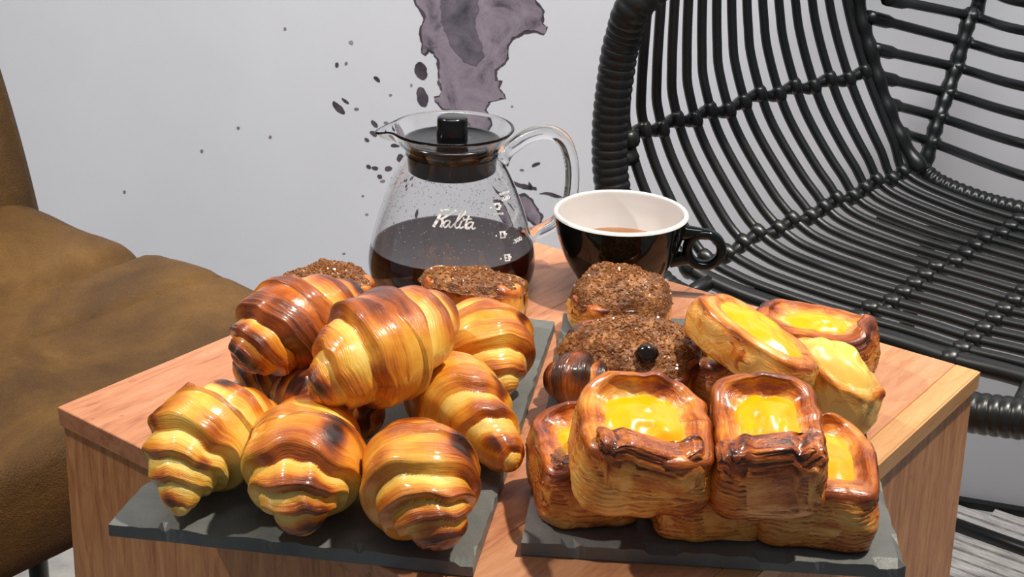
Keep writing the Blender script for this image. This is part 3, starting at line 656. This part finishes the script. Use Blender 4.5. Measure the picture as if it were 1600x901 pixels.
ha = math.radians(-9); hu = np.array([math.cos(ha), math.sin(ha), 0]); rc_ = np.array(hu * .0595) + EZ * .0355
tp = np.array([rc_ + hu * .0118 * math.cos(t) + EZ * .0118 * math.sin(t) for t in np.linspace(0, 2 * math.pi, 49)[:-1]])
dv = []
for k_ in range(48):
    c = tp[k_]; e = (c - rc_) / np.linalg.norm(c - rc_); side_ = np.cross(e, np.cross(hu, EZ)); sd_ = np.cross(hu, EZ)
    for t in np.linspace(0, 2 * math.pi, 16, endpoint=False): dv.append(c + e * .0036 * math.cos(t) + sd_ * .0052 * math.sin(t))
F = grid_faces(48, 16).tolist() + [[47 * 16 + j, 47 * 16 + (j + 1) % 16, (j + 1) % 16, j] for j in range(16)]
hd = mesh_obj('ring_handle', dv, F, M_cupblk, cupo)
th_ = [hu * .0415 + EZ * .0470, hu * .0480 + EZ * .0470, hu * .0560 + EZ * .0470, hu * .0620 + EZ * .0465]
tube('handle_bridge', [UP + q for q in th_], np.linspace(.0060, .0036, 16), M_cupblk, cupo, 14, 16)
tube('handle_bridge', [UP + q for q in [hu * .0360 + EZ * .0260, hu * .0430 + EZ * .0275, hu * .0500 + EZ * .0285]], np.linspace(.0060, .0045, 12), M_cupblk, cupo, 14, 12)

# ------------------------------------------------------------------ rattan armchair
def cw(u, w, z): return BC + u * E1 + w * E2 + (z - T) * EZ
UC = .30                                       # middle of the chair along E1
chb = cw(UC, .45, 0)
arm = tag(empty('rattan_armchair', chb, Matrix.Rotation(YAW, 4, 'Z')), 'black rattan tub armchair with open slats and wrapped rim beside the table', 'chair')
def uz(p, w): q = onw(p[0], p[1], w); return ((q - BC) @ E1, q[2])
w0, w1 = .25, .60
front = [uz(p, w0) for p in ((978, 150), (981, 210), (1010, 303), (1065, 405), (1130, 447), (1250, 490), (1400, 533), (1530, 575), (1600, 600))]
front = [(front[0][0] + .004, front[0][1] + .10)] + front
back = [uz(p, w1) for p in ((1322, 0), (1353, 114), (1395, 220), (1416, 271), (1500, 312), (1600, 345))]
back = [(back[0][0] - .028, back[0][1] + .10)] + back
def full(prof):
    P = np.array(prof); P = P[P[:, 0] < UC + .04] if P[-1, 0] > UC else P
    left = P[P[:, 0] < UC - .01]; mid = np.array([[UC, left[-1, 1] - .002]])
    right = left[::-1].copy(); right[:, 0] = 2 * UC - right[:, 0]
    return catmull(np.c_[np.vstack([left, mid, right]), np.zeros(2 * len(left) + 1)], 121)[:, :2]
PF, PB = full(front), full(back)
NS = 15
def slat_pts(k):
    a = k / (NS - 1); P = PF * (1 - a) + PB * a; w = w0 + (w1 - w0) * a
    dip = .012 * math.sin(math.pi * a)
    P = P.copy(); P[:, 0] -= np.where(P[:, 0] < UC, 1, -1) * dip * sstep(T - .08, T + .01, P[:, 1])
    return np.array([cw(u, w, z) for u, z in P])
SL = []
for k in range(NS):
    p = slat_pts(k)
    if k == 1: pass
    SL.append(p); tube('slat', p, .0049 + (.0034 * sstep(T - .06, T - .10, p[:, 2]) if k == 0 else 0 * p[:, 2]), M_rattan, arm, 9)
# ribs crossing under the slats
def nearest(p, tgt):
    return int(np.argmin([abs(q) for q in p]))
sleeve_d = None
def rib(i0, i1, r=.0062, drop=.0085):
    pts = []; II = [int(round(i0 + (i1 - i0) * k / (NS - 1))) for k in range(NS)]
    for i, p in zip(II, SL):
        d = p[min(i + 1, 120)] - p[i - 1]; n = np.cross(E2, d); n /= np.linalg.norm(n); n = n if n[2] < 0 or abs(n[2]) < .5 and n @ (cw(UC, .4, T + .25) - p[i]) < 0 else -n
        pts.append(p[i] + n * drop * .8)
    pts = np.array(pts); P = catmull(pts, 120)
    kk = np.linspace(0, NS - 1, 120); rr = r * (1 + .16 * np.cos(2 * np.pi * kk))
    tube('rib', P, rr, M_wrap, arm, 10)
    for i, p in zip(II, SL):
        seg = p[max(i - 1, 0):i + 2]; d = seg[-1] - seg[0]; d /= np.linalg.norm(d); q = p[i]
        tube('binding', np.array([q - d * .008, q - d * .0045, q, q + d * .0045, q + d * .008]), np.array([.0050, .0066, .0070, .0066, .0050]) * (1.5 if p is SL[0] else 1), M_wrap, arm, 8)
def idx(px, slat=7):
    """index along the middle slat nearest to a pixel"""
    P = SL[slat]; d = P - CAM; k_ = d @ FWD; X = 800 + FPX * (d @ RGT) / k_; Y = 450.5 - FPX * (d @ UPV) / k_
    return int(np.argmin((X - px[0]) ** 2 + (Y - px[1]) ** 2))
for pf, pb_ in (((992, 214), (1353, 114)), ((1098, 395), (1416, 271)), ((1325, 500), (1595, 345))):
    i0, i1 = idx(pf, 0), idx(pb_, NS - 1); rib(i0, i1); rib(120 - i0, 120 - i1)
rib(60, 60)
# seat front: the wrapped rim runs from the arm front, below the seat edge and up the other arm
WR = .215
rl = [uz(p, WR) for p in ((1003, -4), (974, 58), (962, 120), (953, 205), (957, 292))]
r_end = [uz(p, WR - .03) for p in ((1540, 648), (1600, 686))]
low = r_end[-1][1]
rimL = [(cw(rl[0][0] + .085, WR + .20, rl[0][1] + .055)), cw(rl[0][0] + .028, WR + .06, rl[0][1] + .030)] + [cw(u, WR, z) for u, z in rl] + [cw(rl[-1][0] + .022, WR, rl[-1][1] - .045), cw(rl[-1][0] + .075, WR - .01, rl[-1][1] - .085), cw(.16, WR - .02, low + .022), cw(.25, WR - .03, low + .010), cw(UC, WR - .03, low + .004)]
def mirror(P): 
    out = []
    for q in P[::-1]:
        u = (q - BC) @ E1; out.append(q + E1 * 2 * (UC - u))
    return out
# back top rim joins both arms
wt = .80
topc = [cw(UC, wt + .02, T + .37), cw(UC - .16, wt, T + .36), cw(UC - .25, wt - .07, T + .32), cw(UC - .29, .60, T + .25)]
path = topc + rimL + mirror(rimL)[1:] + mirror(topc)
RP = catmull(path, 2400); L_ = np.r_[0, np.cumsum(np.linalg.norm(np.diff(RP, axis=0), axis=1))]
fr = (L_ / .0085) % 1; wr = .0160 * (1 + .10 * np.sqrt(np.clip(np.sin(np.pi * fr), 0, 1)) - .05)
tube('wrapped_rim', RP, wr, M_wrap, arm, 18)
for k_ in (18, 34, 52, 68, 86, 102):                      # ties between seat edge and rim
    a_ = SL[0][k_]; b_ = RP[np.argmin(np.linalg.norm(RP - a_, axis=1))]
    tube('tie', np.array([a_, a_ * .6 + b_ * .4, b_]), .0075, M_wrap, arm, 9)
# back: corner post, leaning ribs and level slats
uR = .0911
def onu(x, y, u): return onplane(x, y, E1, BC + u * E1)
ribp = [onu(x, y, uR) for x, y in ((1530, 0), (1516, 25), (1493, 105), (1467, 183), (1455, 222), (1444, 262))]
ribp = [ribp[0] + E2 * .015 + EZ * .20] + ribp
def back_rib(P):
    Q = catmull(P, 90); kk = np.linspace(0, 12, 90); tube('back_rib', Q, .0088 * (1 + .10 * np.sin(2 * np.pi * kk * 2)), M_wrap, arm, 10)
back_rib(ribp)
for du in (.16, .33, .418):
    back_rib([q + E1 * du + E2 * (.012 if du < .4 else 0) for q in ribp])
post = [onw(x, y, .617) for x, y in ((1340, 0), (1356, 70), (1368, 115), (1382, 160), (1408, 220), (1440, 268))]
post = [post[0] + EZ * .12 + E1 * -.02] + post
PQ = catmull(post, 80); tube('corner_post', PQ, .0095 * (1 + .12 * np.sin(np.linspace(0, 60, 80))), M_wrap, arm, 12)
tube('corner_post', np.array(mirror(list(PQ))), .0095, M_wrap, arm, 12)
rows = [((1352, -22), (1530, -14), (1600, 4)), ((1385, -2), (1516, 25), (1600, 48)), ((1356, 26), (1505, 65), (1600, 90)), ((1364, 76), (1493, 105), (1600, 135)), ((1372, 120), (1480, 145), (1600, 180)), ((1380, 160), (1467, 183), (1600, 225)), ((1400, 205), (1455, 222), (1600, 275))]
for a_, b_, c_ in rows:
    pb = onu(b_[0], b_[1], uR); pc = pix(c_[0], c_[1], pb[2]) if True else None
    pa = onw(a_[0], a_[1], .617)
    u_c = (pc - BC) @ E1; w_c = (pc - BC) @ E2
    if w_c > .84 or w_c < .6: w_c = min(max(w_c, .66), .80)
    mid = cw(UC, w_c + .004, pb[2]); P = [pa, pb, cw(min(u_c, UC - .03), w_c, pb[2]), mid]
    P = P + mirror(P)[1:]
    Q = catmull(P, 80); r_ = np.full(80, .0056); r_[:4] = .0076; r_[-4:] = .0076
    tube('back_slat', Q, r_, M_rattan, arm, 9)
    tube('binding', np.array([pb - E1 * .010, pb - E1 * .004, pb + E1 * .004, pb + E1 * .010]) + (Q[26] - Q[26]), np.array([.0065, .0085, .0085, .0065]), M_wrap, arm, 9)
sb = [onw(x, y, .625) for x, y in ((1440, 266), (1470, 288), (1530, 312), (1600, 330))]
sb = sb + [cw(UC, .628, sb[-1][2])]; sb = sb + mirror(sb)[1:]
Q = catmull(sb, 300); tube('seat_back_rail', Q, .0105 * (1 + .06 * np.sin(np.linspace(0, 300, 300))), M_wrap, arm, 12)
# under-frame with sled legs
f0, f1 = pix(1512, 826, .012), pix(1600, 872, .012)
fd = (f1 - f0) / np.linalg.norm(f1 - f0)
for w_ in (.27, .55):
    q0 = cw(.10, w_, T - .12); q1 = cw(UC * 2 - .10, w_, T - .12)
    tube('under_rail', np.array([q0, q1]), .007, M_metal, arm, 10)
wf = (f0 - BC) @ E2
for u_ in (.14, UC * 2 - .14):
    P = [cw(u_ + .02, .27, T - .12), cw(u_ - .03, .24, .22), cw(u_ - .05, .22, .03), cw(u_ - .04, .26, .012), cw(u_ - .04, .58, .012), cw(u_ - .05, .62, .03), cw(u_ - .02, .58, .22), cw(u_ + .02, .55, T - .12)]
    tube('sled_leg', P, .0085, M_metal, arm, 12, 70)
tube('floor_bar', np.array([cw(.10, wf, .012), cw(UC * 2 - .18, wf, .012)]), .0095, M_metal, arm, 12)

# ------------------------------------------------------------------ brown upholstered chair
def lw(a, b, z): return LC + a * E1 + b * E2 + (z - T) * EZ
BZ = T - .08
bch = tag(empty('upholstered_chair', lw(-.30, .06, 0), Matrix.Rotation(YAW, 4, 'Z')), 'brown suede upholstered chair with creased seat cushion beside the table', 'chair')
xa, xb, ya, yb = -.535, -.082, -.22, .333
nu, nv = 120, 120
def cushion(lo, hi, edge, topfun, thick, nexp=7):
    """closed pillow: returns verts, faces over a superellipse-like outline"""
    P = []; rings = [(-1, .86), (-.97, .95), (-.85, .99), (-.5, 1.0), (0, 1.0), (.45, .998), (.75, .985), (.92, .96), (1, .92)] + [(1, q) for q in np.linspace(.88, .02, 36)]
    th = np.linspace(0, 2 * np.pi, 200, endpoint=False); rad = (np.abs(np.cos(th)) ** nexp + np.abs(np.sin(th)) ** nexp) ** (-1 / nexp)
    cx, cy, sx, sy = (lo[0] + hi[0]) / 2, (lo[1] + hi[1]) / 2, (hi[0] - lo[0]) / 2, (hi[1] - lo[1]) / 2
    V = []
    for zz, q in rings:
        rr = rad * q if q > .88 else rad * q
        x = cx + sx * rr * np.cos(th); y = cy + sy * rr * np.sin(th)
        t = topfun(x, y); z = np.where(zz >= 1, t - thick * 0, t - thick / 2 + zz * thick / 2)
        V.append(np.stack([x, y, z], -1))
    V = np.array(V); F = grid_faces(len(rings), 200).tolist(); n0 = (len(rings) - 1) * 200
    F += [list(range(200))[::-1], list(range(n0, n0 + 200))]
    return V.reshape(-1, 3), F
def seat_top(x, y):
    z = BZ + 0 * x
    z = z - .015 * np.exp(-((x + .345 + .02 * (y - .33)) / .014) ** 2) + .006 * np.exp(-((x + .25) / .06) ** 2)
    z = z - .003 * np.exp(-((x + .235 - .05 * (y - .3)) / .004) ** 2)
    z = z + .0009 * fbm(np.stack([x * 26, y * 16, 0 * x], -1), 3)
    z = z + .022 * sstep(-.43, -.55, x) 
    return z
v, f = cushion((xa, ya), (xb, yb), .03, seat_top, .085)
V = np.array([lw(a, b, z) for a, b, z in v]); mesh_obj('seat_cushion', inv(bch, V), f, M_suede, bch)
# back rest: a thick leaning pad
def back_pad():
    nz_, ny_ = 60, 60; V = []
    H_ = .42
    prof_t = np.linspace(0, 2 * np.pi, 40, endpoint=False)
    out = []
    for k_, s_ in enumerate(np.linspace(0, 1, 50)):
        z = BZ - .03 + H_ * s_; xc = -.525 - .06 * s_ - .10 * s_ ** 2
        wy = (yb - ya) / 2 * (1 - .02 * s_) * (1 - .35 * sstep(.85, 1, s_) ** 3); tx = .034 * (1 - .75 * sstep(.9, 1, s_) ** 2)
        n_ = 5; rr = (np.abs(np.cos(prof_t)) ** n_ + np.abs(np.sin(prof_t)) ** n_) ** (-1 / n_)
        out.append(np.stack([xc + tx * rr * np.cos(prof_t), (ya + yb) / 2 + wy * rr * np.sin(prof_t), 0 * prof_t + z], -1))
    V = np.array(out).reshape(-1, 3); F = grid_faces(50, 40).tolist() + [list(range(40))[::-1], list(range(49 * 40, 50 * 40))]
    return V, F
v, f = back_pad(); V = np.array([lw(a, b, z) for a, b, z in v]); mesh_obj('backrest', inv(bch, V), f, M_suede, bch)
for a_, b_ in ((-.38, ya + .10), (-.38, yb - .06), (-.48, ya + .06), (-.48, yb - .06)):
    tube('leg', [lw(a_, b_, BZ - .07), lw(a_ + (.02 if a_ > -.3 else -.03), b_, .004)], np.linspace(.013, .009, 8), M_metal, bch, 12, 8)
